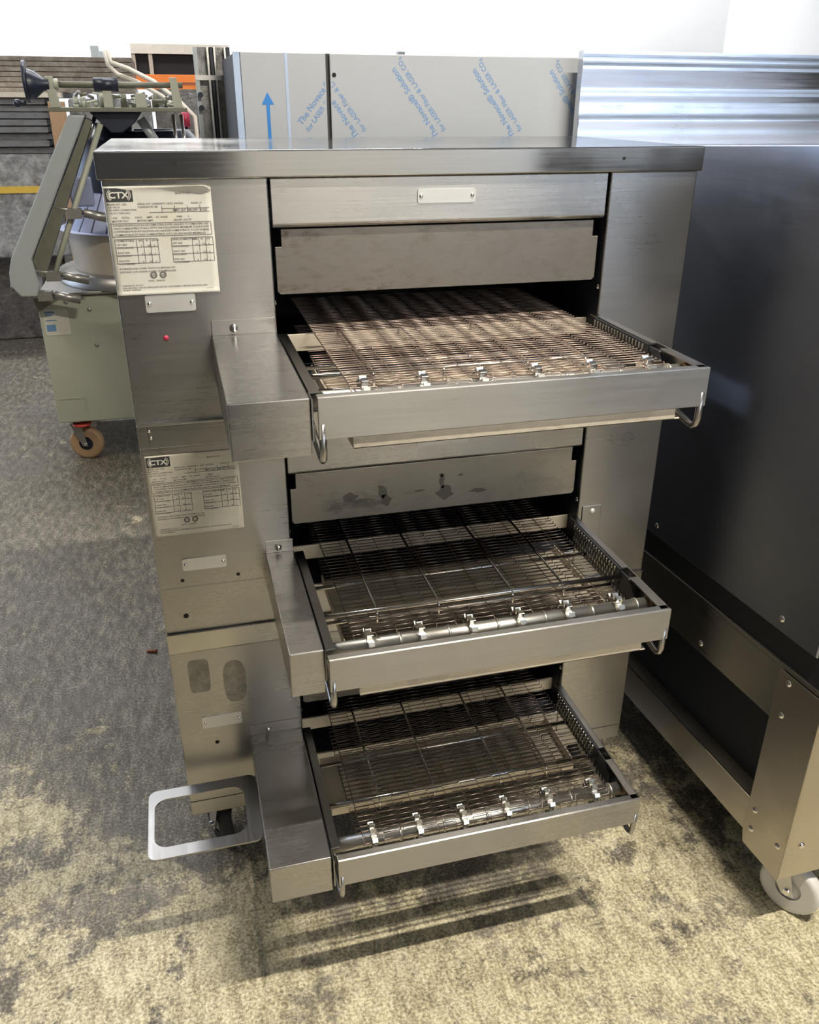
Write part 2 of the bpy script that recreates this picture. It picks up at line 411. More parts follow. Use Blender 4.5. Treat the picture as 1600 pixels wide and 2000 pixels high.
def sticker(root, x0, x1, z0, z1, mat, slant=0.0, garble=False):
    """x runs right, z up; right edge may lean"""
    wd, ht = x1-x0, z1-z0
    y = -.0012
    def P(u, v, dy=0): return (x0+wd*u+slant*(1-v)*wd, y+dy, z0+ht*v)
    mb = MB(); nx, nz = 16, 18
    def off(u, v):
        d = 0
        if v > .93: d -= .010*((v-.93)/.07)**2*(u**1.2 if not garble else 0)
        if v < .05 and not garble: d -= .003*((.05-v)/.05)**2
        return d
    us = [i/nx for i in range(nx+1)]; vs = [0, .02, .05] + [.1+.8*i/12 for i in range(12)] + [.93, .955, .98, 1.0]
    for i in range(nx):
        for j in range(len(vs)-1):
            u0, u1, v0, v1 = us[i], us[i+1], vs[j], vs[j+1]
            if i == nx-1 and j == len(vs)-2:
                mb.quad(P(u0, v0, off(u0, v0)), P(u1, v0, off(u1, v0)), P(u0, v1, off(u0, v1))); continue
            mb.quad(P(u0, v0, off(u0, v0)), P(u1, v0, off(u1, v0)), P(u1, v1, off(u1, v1)), P(u0, v1, off(u0, v1)))
    o = mb.build('rating_sticker', mat, root, weld=True)
    sol = o.modifiers.new('thick', 'SOLIDIFY'); sol.thickness = .0006; sol.offset = 0
    e = -.0009
    # logo: black box, letters reversed out
    lb = MB(); lb.quad(P(.015, .865, e), P(.265, .865, e), P(.265, .985, e), P(.015, .985, e) if False else P(.015, .985, e))
    lg = lb.build('logo', 'print', o)
    lt = MB(); hh = ht*.085
    text_mb(lt, 'CTX', hh*.92, lambda a, b: P(.14+a/wd, .897+b/ht, e*1.7), bold=.03, squash=1.15, align='CENTER')
    for sx in (-1, 1):
        for q in range(5):
            a0, a1 = -50+q*20, -30+q*20
            for r0, r1 in ((.036, .041), (.046, .050)):
                pts = []
                for r, a in ((r0, a0), (r1, a0), (r1, a1), (r0, a1)):
                    a = math.radians(a); pts.append(P(.14+sx*(r*1.5*math.cos(a)*.19/wd+.035), .925+r*math.sin(a)*.19/ht*1.35, e*1.7))
                lt.quad(*pts)
    lt.build('logo_letters', 'paper', lg)
    t = MB()
    def line(u, v, body, size=.018, sq=1.0, al='LEFT'):
        key = (body, .012)
        if key not in TXT: text_mb(MB(), body, .001, lambda a, b: (a, 0, b), bold=.012)
        w1 = max(v_[0] for v_ in TXT[key][0])*ht*size*1.35*sq/wd
        if al == 'LEFT' and u+w1 > .95: sq *= (.95-u)/w1
        text_mb(t, body, ht*size*1.35, lambda a, b: P(u+a/wd, v+b/ht, e), bold=.012, squash=sq, align=al)
    line(.66, .925, 'MADE IN USA', .017)
    line(.02, .835, 'MODEL NO.  G26', .017); line(.02, .81, 'PART NO 60', .015); line(.02, .785, 'FOR SUPPLY CONNECTIONS', .015); line(.03, .757, 'USE 90 C WIRE ONLY', .015)
    line(.30, .835, 'SERIAL NO. G2600045721', .017, 1.05); line(.30, .808, 'CLEARANCES, SEE', .017)
    line(.58, .835, 'ELEC. RATING', .017); line(.80, .835, 'PHASE 1/3', .017)
    line(.62, .772, 'AMPS  20.0  208-240V  60 HZ', .021)
    line(.06, .715, 'KW      TOTAL', .017); line(.26, .715, 'VOLTS      AMPS     HZ', .017); line(.50, .715, 'PHASE', .017); line(.65, .715, 'WIRE        3', .017)
    line(.05, .685, 'MOTOR VOLT', .017); line(.28, .685, 'MOTOR AMPS', .017); line(.62, .685, 'HEATER WATTS', .017)
    line(.05, .645, 'SUITABLE FOR INSTALLATION ON COMBUSTIBLE FLOORS ADJACENT TO COMBUSTIBLE AND', .017, 1.12)
    line(.055, .618, 'NON COMBUSTIBLE WALLS WITH THE FOLLOWING MINIMUM CLEARANCES', .017, 1.12)
    line(.055, .590, 'CONVENABLE POUR INSTALLATION SUR PLANCHER COMBUSTIBLE ET A COTE DE MURS', .017, 1.15)
    line(.06, .560, 'COMBUSTIBLES ET NON COMBUSTIBLES AVEC LES DISTANCES MINIMALES', .017, 1.1)
    for ux, ttl in ((.06, 'COMBUSTIBLE'), (.585, 'NON-COMBUSTIBLE')):
        line(ux, .505, ttl, .017, 1.1); line(ux+.205, .505, 'SIDE', .015); line(ux+.275, .505, 'IN', .015); line(ux+.33, .505, 'INCHES', .015)
        for q, (a_, b_) in enumerate((('LEFT SIDE', 'COTE GAUCHE'), ('RIGHT SIDE', 'COTE DROIT'), ('REAR SIDE', 'COTE ARRIERE'))):
            line(ux, .47-q*.075, a_, .016); line(ux, .44-q*.075, b_, .016)
            line(ux+.225, .455-q*.075, '0', .018); line(ux+.285, .455-q*.075, '152', .018); line(ux+.345, .455-q*.075, '6', .018)
    line(.055, .245, 'INTENDED FOR OTHER THAN HOUSEHOLD USE', .016, 1.1); line(.055, .215, 'DESTINE A UN USAGE AUTRE QUE MENAGER', .016, 1.2)
    line(.31, .105+.02, 'LISTED    INTERTEK', .014)
    line(.06, .085, 'A PRODUCT OF CTX', .015); line(.06, .062, 'FOR USE ONLY ON AN APPROVED CIRCUIT, DISCONNECT BEFORE SERVICING UNIT', .015, 1.05); line(.06, .040, 'PATENT PENDING', .015)
    line(.90, .03, '60012345', .012, 1, 'CENTER')
    th = .0045
    def hl(u0, u1, v): t.quad(P(u0, v, e), P(u1, v, e), P(u1, v+th, e), P(u0, v+th, e))
    def vl(u, v0, v1): t.quad(P(u, v0, e), P(u+th, v0, e), P(u+th, v1, e), P(u, v1, e))
    hl(.52, .97, .795); hl(.40, .97, .762)
    for u in (.52, .64, .76, .88): vl(u, .762, .825)
    hl(.03, .97, .668); hl(.03, .97, .548); vl(.03, .548, .668); vl(.97, .548, .668)
    for ux in (.045, .575):
        for q in range(4): hl(ux, ux+.40, .525-q*.075)
        for u in (0, .20, .265, .33, .40): vl(ux+u, .30, .525)
    # certification marks
    for u in (.37, .46):
        n = 20; cx, cz, r1, r2 = u, .185, .034, .020
        for k in range(n):
            a, b = 2*math.pi*k/n, 2*math.pi*(k+1)/n
            t.quad(*[P(cx+r*math.cos(q), cz+r*math.sin(q)*wd/ht, e) for r, q in ((r2, a), (r1, a), (r1, b), (r2, b))])
        line(u, .175, 'us', .03, 1, 'CENTER')
    t.build('small_print', 'print_grey', o)
    return o

def belt(root, t, mat, loose=False):
    """flat-wire conveyor belt: every cross strand is a stepped wire"""
    mb = MB(); x0, x1 = .372, .945; pitch = .0142; r = .030
    ys = -.372 if not loose else -.335
    zt = t-.004 if not loose else t-.020; yb = .34; zc = zt-r
    Lt = yb-ys; Ls = math.pi*r; total = Lt+Ls+Lt
    n = int(total/pitch)
    def at(s):
        if s < Lt:
            y = yb-s; sag = -.004*math.sin(max(0, min(1, (y-ys)/.12))*math.pi)*0
            return y, zt + sag
        if s < Lt+Ls:
            a = (s-Lt)/r; return ys-r*math.sin(a), zc+r*math.cos(a)
        q = s-Lt-Ls; y = ys+q; return y, zc-r-.012*math.sin(min(1, q/.5)*math.pi)
    knots = [0]; rng = random.Random(3)
    for grp in range(6): knots += [knots[-1]+.20, knots[-1]+.24, knots[-1]+1.0]
    tot = knots[-1]; xs = [x0+(x1-x0)*k/tot for k in knots]
    # alternating cells: wide span, hook, wide span ...
    xs = []
    a = x0
    cells = 14; cw = (x1-x0)/cells
    for i in range(cells+1): xs.append(x0+cw*i)
    for i in range(n):
        s = i*pitch; path = []; jit = rng.uniform(-.0012, .0012)
        for k in range(cells):
            ds = 0 if k % 2 == 0 else pitch*.92
            y, z = at(min(total, s+ds+jit))
            path += [(xs[k]+.0012, y, z), (xs[k+1]-.0012, y, z)]
        # curled ends
        y0, z0 = at(min(total, s+pitch*.9)); path = [(x0-.003, y0, z0), (x0-.005, at(s)[0], at(s)[1])] + path + [(x1+.004, at(s)[0], at(s)[1]-.002)]
        mb.tube(path, .00125, 4, cap=False)
    return mb.build('conveyor_belt', mat, root)

def deck(z_top, z_bot, t, ntop, nbot, baf, bx, bxr, bfront, cfg, root):
    """one oven deck. t: tray rim height"""
    sill = t-.05
    # housing
    H = MB()
    H.box(0, OL, 0, DP, z_bot, z_top); H.box(OR, W, 0, DP, z_bot, z_top)
    H.box(OL, OR, 0, DP, z_bot, t-.098); H.box(OL, OR, .10, DP, nbot, z_top)
    H.box(OL, OR, DP-.02, DP, t-.098, nbot)
    H.build('housing', 'steel', root, bevel=.0025)
    # black cavity liner, open at the front
    L = MB(); y1 = DP-.021; a, b, c, d = OL+.0008, OR-.0008, t-.0975, nbot-.0005
    L.quad((a, y1, c), (b, y1, c), (b, y1, d), (a, y1, d)); L.quad((a, .006, c), (a, y1, c), (a, y1, d), (a, .006, d))
    L.quad((b, .006, c), (b, .006, d), (b, y1, d), (b, y1, c)); L.quad((a, .03, d), (a, y1, d), (b, y1, d), (b, .03, d)); L.quad((a, .006, c), (b, .006, c), (b, y1, c), (a, y1, c))
    L.build('oven_cavity', 'black', root)
    # front panel above opening
    Pn = MB(); Pn.prism([(.004, ntop), (.004, nbot+.006), (.010, nbot), (.024, nbot), (.024, ntop)], 0, OL+.004, OR-.004)
    Pn.build('front_panel', 'steel', root, bevel=.002)
    # sill across the mouth
    MB().box(OL+.001, OR-.001, .05, .056, t-.056, t-.020).build('sill', 'pan', root, bevel=.001)
    # baffle with notched top corners
    z0, z1 = baf; x0, x1 = OL+.005, OR+.001-.006; nt_ = .016
    pts = [(x0+.003, z0+.006), (x0+.009, z0), (x1-.009, z0), (x1-.003, z0+.006), (x1-.003, z1-.020), (x1-nt_, z1-.020), (x1-nt_, nbot-.004), (x0+nt_, nbot-.004), (x0+nt_, z1-.020), (x0+.003, z1-.020)]
    B = MB(); B.prism(pts, 1, .018, .022); B.build('baffle', cfg['baffle'], root, bevel=.0012)
    # side screws in jambs
    for x, sg in ((OL+.0005, 1), (OR-.0005, -1)):
        q = MB(); q.dome((x, .012, (z0-.014)), .006, .004, 0, sg); q.build('jamb_screw', 'chrome', root)
    # drive cover
    z_b = t-.0965
    D_ = MB(); D_.box(bx, bxr, -bfront, -.0005, z_b, t)
    dc = D_.build('drive_cover', 'cover', root, bevel=.002)
    bk = MB(); bk.prism([(bx+.002, t), (bxr-.001, t), (bxr-.001, t+.030), (bx+.002, t+.030)], 1, -.003, -.0002); bk.build('cover_flange', 'steel', dc, bevel=.0008)
    s_ = MB(); sx_ = bx+.045 if bxr-bx > .1 else bx+.030; s_.dome((sx_, -.003, t+.013), .0085, .007); s_.build('flange_screw', 'chrome', dc)
    # side rails
    rr = MB(); x = .999
    rr.box(x-.003, x, -.436, .0, t-.075, t); rr.box(x-.016, x-.003, -.262, -.0, t-.003, t); rr.box(x-.020, x-.003, -.436, -.305, t-.003, t); rr.box(x-.012, x-.003, -.436, -.0, t-.072, t-.069)
    rr.build('side_rail', 'railsteel', root, bevel=.0006)
    rl = MB(); x = max(bxr+.0015, .2945); rl.box(x, x+.003, -.436 if bxr < .30 else -.400, -.002, t-.075, t-.004); rl.box(x, x+.020, -.40, -.002, t-.007, t-.004)
    rl.build('side_rail', 'railsteel', root, bevel=.0006)
    # perforated liner plate on right rail
    pp = MB(); xp = .978; y0, y1, za, zb = -.262, -.03, t-.062, t-.004; ny, nz = 18, 4
    cy, cz = (y1-y0)/ny, (zb-za)/nz
    pp.box(xp, xp+.018, y0, y1, zb, zb+.0015)
    for i in range(ny):
        for j in range(nz):
            a0, b0 = y0+i*cy, za+j*cz; m_ = .30
            sk = .22*cy
            if i < 1 or j == 0:
                pp.box(xp, xp+.0012, a0, a0+cy, b0, b0+cz); continue
            pp.box(xp, xp+.0012, a0, a0+cy*m_, b0, b0+cz); pp.box(xp, xp+.0012, a0+cy*(1-m_), a0+cy, b0, b0+cz)
            pp.box(xp, xp+.0012, a0+cy*m_, a0+cy*(1-m_), b0, b0+cz*.18); pp.box(xp, xp+.0012, a0+cy*m_, a0+cy*(1-m_), b0+cz*.82, b0+cz)
    pl_ = pp.build('perforated_plate', 'darkmetal', root)
    tb = MB()
    for i in range(1, ny):
        for j in range(1, nz):
            a0, b0 = y0+i*cy+(cy*.5 if j == 2 else 0), za+j*cz
            if a0+cy*.6 > y1: continue
            tb.prism([(a0+cy*.30, b0+cz*.12), (a0+cy*.52, b0+cz*.20), (a0+cy*.52, b0+cz*.88), (a0+cy*.30, b0+cz*.80)], 0, xp-.0022, xp+.0002)
    tb.build('slot_glints', 'satin', pl_)  # bright tabs added to imitate light catching in the slots
    bb = MB(); bb.prism([(-.262, t-.006), (-.262, t-.070), (-.300, t-.070), (-.325, t-.050), (-.325, t-.030), (-.300, t-.006)], 0, .980, .984); bb.build('end_bracket', 'darkmetal', root, bevel=.001)
    # front rail with handles
    fr = MB(); zb2 = t-.071
    fr.box(.3035, .9995, -.442, -.4395, zb2, t); fr.box(.3035, .9995, -.4395, -.423, t-.0025, t); fr.box(.3035, .9995, -.4395, -.430, zb2, zb2+.0025)
    fo = fr.build('front_rail', 'steel', root, bevel=.0012)
    # pan underneath
    cp = MB()
    if cfg['pan'] == 'full':
        cp.box(.36, .955, -.437, -.002, t-.093, t-.090); cp.box(.36, .945, -.437, -.434, t-.093, t-.073); cp.box(.36, .363, -.434, -.002, t-.090, t-.072); cp.box(.942, .945, -.434, -.002, t-.090, t-.072)
        for yy in (-.115, -.155, -.345): cp.box(.363, .942, yy-.003, yy+.003, t-.090, t-.080)
    else:
        cp.box(.325, .935, -.232, -.06, t-.080, t-.077); cp.box(.325, .935, -.236, -.232, t-.080, t-.060); cp.box(.931, .935, -.232, -.06, t-.077, t-.050); cp.box(.325, .935, -.062, -.058, t-.080, t-.062)
    cp.build('crumb_pan', 'pan', root, bevel=.001)
    # handles: flat-bar loops below the rail ends
    for x in (.311, .992):
        pth = [(x, -.437, t-.045), (x, -.437, t-.095), (x, -.434, t-.106), (x, -.424, t-.113), (x, -.412, t-.113), (x, -.345, t-.100), (x, -.300, t-.085), (x, -.285, t-.076)]
        MB().tube(pth, .0062, 10).build('handle', 'steel_y', root)
    # belt and its hardware
    belt(root, t, cfg['wire'], loose=cfg.get('loose', False))
    ys, zs = -.374, t-.026
    sh = MB(); sh.cyl((.300, ys, zs), (.985, ys, zs), .0150, 20)
    for xx in (.45, .55, .65, .752, .855, .955): sh.cyl((xx, ys, zs), (xx+.004, ys, zs), .0172, 20)
    sh = sh.build('drive_shaft', 'satin', root)
    first = None
    for xx in (.392, .494, .597, .698, .802, .912):
        g = MB(); nT = 10; pts = []
        for k in range(nT):
            a = 2*math.pi*k/nT
            for da, r in ((-.24, .023), (-.14, .0345), (.14, .0345), (.24, .023)): pts.append((ys+r*math.cos(a+da), zs+r*math.sin(a+da)))
        g.prism(pts, 0, xx-.0065, xx+.0065); g.build('sprocket', 'chrome', sh, bevel=.0008)
    rd = MB(); rd.cyl((.300, -.267, t-.018), (.9975, -.267, t-.018), .0052, 12); rd.build('cross_rod', 'chrome', root)
    rd = MB(); rd.cyl((.300, -.10, t-.050), (.9975, -.10, t-.050), .0045, 10); rd.cyl((.300, -.235, t-.056), (.9975, -.235, t-.056), .0045, 10); rd.build('return_rod', 'chrome', root)
    for xx in (.431, .562, .725, .842):
        zz = t-.0165
        MB().tube([(xx, .30, zz), (xx, -.262, zz+.001), (xx, -.272, zz-.001), (xx, -.276, zz-.008), (xx, -.276, zz-.026)], .0030, 8).build('belt_support', 'chrome', root)
    bs = MB()
    bs.cyl((.985, ys, zs), (.996, ys, zs), .016, 16); bs.build('bearing', 'tyre', root)
    return dc

G = 'conveyor ovens stacked three high'
o1 = thing('conveyor_oven', (0, 0, .849), 'topmost of three stacked stainless conveyor ovens, under the flat lid, with a brown baked belt', 'oven', G)
o2 = thing('conveyor_oven', (0, 0, .396), 'middle stainless conveyor oven of the stack, with the dark grease-stained baffle and loose wire belt', 'oven', G)
o3 = thing('conveyor_oven', (0, 0, -.36), 'bottom stainless conveyor oven of the stack, on casters, with flat ring handle at left', 'oven', G)
deck(1.3638, .9012, 1.0745, 1.3623, 1.2727, (1.144, 1.256), .165, .2925, .44, dict(baffle='steel_dirty', pan='full', wire='wire_brown'), o1)
d2 = deck(.849, .396, .5769, .8475, .7574, (.632, .738), .236, .3005, .4055, dict(baffle='steel_stained', pan='full', wire='wire', loose=True), o2)
d3 = deck(.3955, -.155, .0725, .3945, .255, (.130, .240), .164, .2925, .4265, dict(baffle='steel_stained', pan='short', wire='wire'), o3)
# lid
Ld = MB(); Ld.box(-.0064, 1.2063, -.008, .623, 1.3638, 1.4118); Ld.build('lid', 'lid', o1, bevel=.003, seg=3)
for x in (.131, 1.021): MB().cyl((x, -.0084, 1.390), (x, -.0075, 1.390), .0035, 12).build('screw_hole', 'hole', o1)
# ledge between decks 1 and 2
Lg = MB(); Lg.prism([(-.004, .8995), (-.004, .8500), (.02, .8500), (.02, .9008), (-.010, .9035), (-.010, .9000)], 0, .0005, W-.0005)
# (upper lip is the folded foot of deck 1)
lg = Lg.build('foot_strip', 'ledge', o1, bevel=.001)
MB().box(.0205, .0217, -.0046, -.004, .851, .898).build('seam', 'film_gap', lg)
for x, z in ((.0235, .888), (.0255, .873)): MB().dome((x, -.004, z), .004, .003).build('screw', 'chrome', lg)
Lg = MB(); Lg.prism([(-.004, .3955), (-.004, .345), (0.001, .340), (0, .3950), (-.002, .3950), (-.002, .3985), (-.008, .3985), (-.008, .396)], 0, .0005, W-.0005); Lg.build('top_strip', 'ledge', o3, bevel=.001)
nameplate(o1, .587, .707, 1.312, 1.338, .004); nameplate(o1, .049, .142, 1.126, 1.159, 0)
nameplate(o2, .590, .709, .799, .824, .004); nameplate(o2, .055, .150, .557, .586, 0, tilt=-.01)
nameplate(o3, .590, .709, .297, .322, .004); nameplate(o3, .0545, .1485, .1175, .151, 0, tilt=0)
sticker(o1, -.0005+.0012, .190, 1.1605, 1.3530, 'paper')
sticker(o2, .0065, .196, .6465, .8330, 'paper2', garble=True)
MB().dome((.079, 0, 1.075), .0055, .003).build('pilot_light', 'crimson', o1)
for x, z, r, o in ((.051, .533, .0042, o2), (.173, .532, .0042, o2), (.049, .441, .0060, o2), (.084, .069, .0052, o3)):
    MB().cyl((x, -.0006, z), (x, .001, z), r, 14).build('screw_hole', 'hole', o)
MB().box(.004, .230, -.0007, .0005, .5135, .5150).build('seam', 'railsteel', o2)
MB().box(.0, 1.2, -.0007, .0005, -.1100, -.1080).build('seam', 'film_gap', o3)
pr_ = MB(); pr_.box(1.011, 1.061, -.0035, 0, .50, .602); pt = pr_.build('cover_plate', 'steel', o2, bevel=.001)
for z in (.587, .526): MB().dome((1.038, -.0035, z), .0075, .004).build('cover_screw', 'plate', pt)
# glue residue left by a removed sticker on the bottom oven
st, nts, bs_ = newmat('glue_residue')
n_ = noise(nts, mapping(nts, (1, 1, 1)), 30, 7, .7); nts.links.new(ramp(nts, n_, [(.35, (.16, .145, .11)), (.65, (.33, .31, .26))]), bs_.inputs['Base Color']); bs_.inputs['Roughness'].default_value = .55; bs_.inputs['Metallic'].default_value = .5
M['residue'] = st
def blob(x0, x1, z0, z1, ex, parent, mat='residue', y=-.0006):
    pts = []
    for k in range(40):
        a = 2*math.pi*k/40; c, s_ = math.cos(a), math.sin(a)
        px = abs(c)**(2/ex)*(1 if c > 0 else -1); pz = abs(s_)**(2/ex)*(1 if s_ > 0 else -1)
        pts.append(((x0+x1)/2+px*(x1-x0)/2*(1+.02*math.sin(5*a)), (z0+z1)/2+pz*(z1-z0)/2))
    return MB().prism(pts, 1, y, 0).build('glue_residue', mat, parent)
blob(.037, .085, .225, .318, 6, o3); blob(.115, .168, .183, .302, 3, o3)
# dried grease drips on the middle baffle
M['grease'] = plain('dried_grease', (.15, .138, .12), .5, .4, .25)
def drip(pts):
    MB().prism(pts, 1, .0173, .0179).build('grease_stain', 'grease', o2)
def poly(cx, cz, rx, rz, seed, n=26):
    g = random.Random(seed); ph = [g.uniform(0, 6.28) for _ in range(3)]
    return [(cx+rx*math.cos(t)*(1+.22*math.sin(3*t+ph[0])+.12*math.sin(7*t+ph[1])), cz+rz*math.sin(t)*(1+.2*math.sin(2*t+ph[2])+.1*math.sin(5*t+ph[0]))) for t in (2*math.pi*k/n for k in range(n))]
for a_ in ((.437, .683, .017, .010, 1), (.462, .672, .020, .005, 2), (.512, .690, .010, .018, 3), (.520, .668, .011, .016, 4), (.663, .672, .019, .016, 5), (.655, .700, .006, .018, 6), (.654, .716, .007, .004, 7), (.600, .682, .012, .003, 8), (.700, .712, .006, .003, 9), (.745, .668, .020, .005, 10)):
    drip(poly(*a_))
# flat ring handle on bottom deck drive cover
rh = MB(); zr = -.022
def rr2(x0, x1, y0, y1, r, n=6):
    p = []
    for cx, cy, a0 in ((x1-r, y1-r, 0), (x0+r, y1-r, 90), (x0+r, y0+r, 180), (x1-r, y0+r, 270)):
        for k in range(n+1): a = math.radians(a0+90*k/n); p.append((cx+r*math.cos(a), cy+r*math.sin(a)))
    return p
outer = rr2(-.090, .166, -.250, -.034, .020); inner = rr2(-.076, .133, -.218, -.066, .030)
for za in (zr,):
    k = len(outer)
    for i in range(k):
        j = (i+1) % k
        a, b, c, d = outer[i], outer[j], inner[j], inner[i]
        rh.quad((*a, zr), (*b, zr), (*c, zr), (*d, zr)); rh.quad((*a, zr-.004), (*d, zr-.004), (*c, zr-.004), (*b, zr-.004))
        rh.quad((*a, zr), (*a, zr-.004), (*b, zr-.004), (*b, zr)); rh.quad((*d, zr), (*c, zr), (*c, zr-.004), (*d, zr-.004))
rh.build('ring_handle', 'railsteel', o3)
for (x, y, yaw) in ((.075, .085, .35), (1.11, .10, .2), (.075, .50, .1), (1.11, .50, 2.9)):
    caster(o3, x, y, -.36, -.155, .064, 'rubber', yaw, ringmat='nylon')

# ------------------------------------------------------------------ big stainless machine at right
MC = Vector((1.346, -.533, -.19)); MD = Vector((-.01622, .99987, 0)); MN = Vector((.99987, .01622, 0))
def mt_(p):      # (w outward +x, s depth, z at front)
    q = MC + MD*p[1] + MN*p[0]; return V(q.x, q.y, p[2]-.040*p[1])
bo = thing('oven_cart', (1.9, .3, -.36), 'large polished stainless steel oven on a wheeled stand at the right edge', 'oven')
SD = 1.50; WD = 1.15
b_ = MB(); b_.box(0, WD, .050, SD, .4235, 1.4345); b_.build('oven_body', 'sidepanel', bo, bevel=.003, tf=mt_)
b_ = MB(); b_.box(.012, WD-.01, .012, SD-.01, .346, .4225); b_.build('recessed_band', 'darkmetal', bo, tf=mt_)
b_ = MB(); b_.box(.004, WD, .004, SD, .340, .352); b_.build('stand_top', 'sidepanel_low', bo, bevel=.002, tf=mt_)
b_ = MB(); b_.box(.004, .012, .135, SD, .198, .340); b_.build('upper_apron', 'sidepanel_low', bo, bevel=.0015, tf=mt_)
b_ = MB(); b_.box(.004, .030, .12, SD, -.158, -.052); b_.box(.012, .05, .14, SD, -.054, -.0525); b_.build('lower_rail', 'post', bo, bevel=.0015, tf=mt_)
b_ = MB(); b_.box(.002, .0045, .145, SD, -.054, -.0505)
b_.build('rail_edge', 'chrome', bo, tf=mt_)
b_ = MB(); b_.prism([(0, -.190), (.135, -.190), (.143, -.160), (.143, .339), (0, .339)], 0, 0, .004)
b_.box(0, .95, 0, .003, -.185, .339); b_.box(.004, .010, .0, .012, -.185, .339)
po = b_.build('corner_post', 'post', bo, bevel=.0015, tf=mt_)
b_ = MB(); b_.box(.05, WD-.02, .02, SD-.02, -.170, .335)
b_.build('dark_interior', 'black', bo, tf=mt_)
for s_, z in ((.108, .319), (.108, .230), (.117, -.070), (.116, -.130), (.025, -.099)):
    MB().dome((0, s_, z), .0085, .005, 0, -1).build('bolt', 'chrome', po, tf=mt_)
MB().dome((.045, -.0005, -.085), .0085, .005, 1, -1).build('bolt', 'chrome', po, tf=mt_)
for s_, z in ((.171, .455), (.70, .455)): MB().dome((0, s_, z), .0085, .005, 0, -1).build('bolt', 'chrome', bo, tf=mt_)
MB().dome((.004, .432, .226), .0085, .005, 0, -1).build('bolt', 'chrome', bo, tf=mt_)
# riser at the back, rippled sheet
rs = MB(); zz0, zz1 = 1.425, 1.692; nn = 60
def rip(z): return .0012*math.sin(z*95)+.0006*math.sin(z*170+1)+.0030*math.sin(z*37)
q0 = (MC+MD*1.455)
for i in range(nn):
    a, b = zz0+(zz1-zz0)*i/nn, zz0+(zz1-zz0)*(i+1)/nn
    rs.quad((.022, 1.445+rip(a), a), (WD, 1.445+rip(a), a), (WD, 1.445+rip(b), b), (.022, 1.445+rip(b), b), sm=True)
rs.quad((.022, 1.445+rip(zz0), zz0), (.022, 1.445+rip(zz1), zz1), (.022, 1.475, zz1), (.022, 1.475, zz0)); rs.quad((.022, 1.445+rip(zz1), zz1), (WD, 1.445+rip(zz1), zz1), (WD, 1.475, zz1), (.022, 1.475, zz1))
M['riser'] = steel('rippled_polished_steel', (.66, .68, .72), .20, 0, .04, bmp=.05)
rs.build('back_riser', 'riser', bo, tf=mt_)
for (x, y, yaw) in ((1.425, -.455, -2.6), (2.35, -.42, .4), (1.42, .82, .3), (2.35, .82, .2)):
    caster(bo, x, y, -.36, -.19 - .04*(y+.53), .075, 'nylon', yaw, width=.034, forkmat='plate', fork_fwd=.035)

# ------------------------------------------------------------------ film-covered cabinet
PC = Vector((0.11443, -1.7033, 1.48669)); SC = (1.0+1.7033)/2.5533
def fx(x): return PC.x+(x-PC.x)*SC
def fz(z): return PC.z+(z-PC.z)*SC
FY = 1.0
fc = thing('steel_cabinet', (.8, 1.3, -.36), 'tall grey steel cabinet still in its printed blue-lettered protective film, behind the ovens', 'cabinet')
xL, xG0, xG1, xR = fx(.334), fx(.5615), fx(.5725), fx(1.345); ZT = fz(1.611)
b_ = MB(); b_.box(xL-.012, xR, FY+.012, FY+.55, -.22, ZT); b_.build('cabinet_body', 'film_gap', fc, bevel=.002)
b_ = MB(); b_.box(xL, xG0, FY, FY+.012, -.20, ZT); b_.build('narrow_panel', 'film', fc, bevel=.002)
b_ = MB(); b_.box(xG1, xR, FY, FY+.012, -.20, ZT); dr = b_.build('wide_door', 'film', fc, bevel=.002)
b_ = MB(); b_.box(fx(.316), xL-.001, FY+.002, FY+.012, -.20, ZT); b_.build('edge_film', 'tape', fc)
b_ = MB(); b_.box(fx(.4505), fx(.4585), FY-.001, FY, -.20, ZT); b_.build('blue_tape', 'tape', fc)
MB().cyl((fx(.5835), FY-.0006, fz(1.559)), (fx(.5835), FY+.001, fz(1.559)), .0062, 16).build('screw_hole', 'hole', fc)
a = MB(); ax = fx(.400)
a.prism([(ax-.0048, fz(1.33)), (ax+.0048, fz(1.33)), (ax+.0048, fz(1.486)), (ax+.0175, fz(1.486)), (ax, fz(1.516)), (ax-.0175, fz(1.486)), (ax-.0048, fz(1.486))], 1, FY-.0008, FY)
a.build('printed_arrow', 'blue', fc)
def film_text(ox, oz, ang, xmin, xmax, parent):
    c, s_ = math.cos(ang), math.sin(ang); sub = MB(); mb = MB()
    def pl(dv):
        def f_(a_, b__):
            u, v = a_, b__+dv; return (ox+u*c-v*s_, FY-.0006, oz+u*s_+v*c)
        return f_
    text_mb(sub, 'The Novacel\u00ae Solution', .0245, pl(0), bold=.018, squash=.98)
    text_mb(sub, 'for LASER Fiber & LASER CO\u2082', .0202, pl(-.027), bold=.012, squash=.94)
    for f_, sm in zip(sub.f, sub.sm):
        p = [sub.v[i] for i in f_]
        if all(xmin <= q.x <= xmax and q.z < ZT-.001 for q in p):
            n = len(mb.v); mb.v += p; mb.f.append(tuple(range(n, n+len(p)))); mb.sm.append(False)
    if mb.f: mb.build('printed_film_text', 'blue_text', parent)
A = math.radians(127)
for ix in range(-1, 5):
    for iz in range(-1, 3):
        film_text(fx(.884)+ix*.2475+iz*.012, fz(1.4085)+iz*.235, A, xG1+.002, xR-.002, dr)
film_text(fx(.489), fz(1.4345), math.radians(51), fx(.464), xG0-.002, fc); film_text(fx(.489), fz(1.18), math.radians(51), fx(.464), xG0-.002, fc)

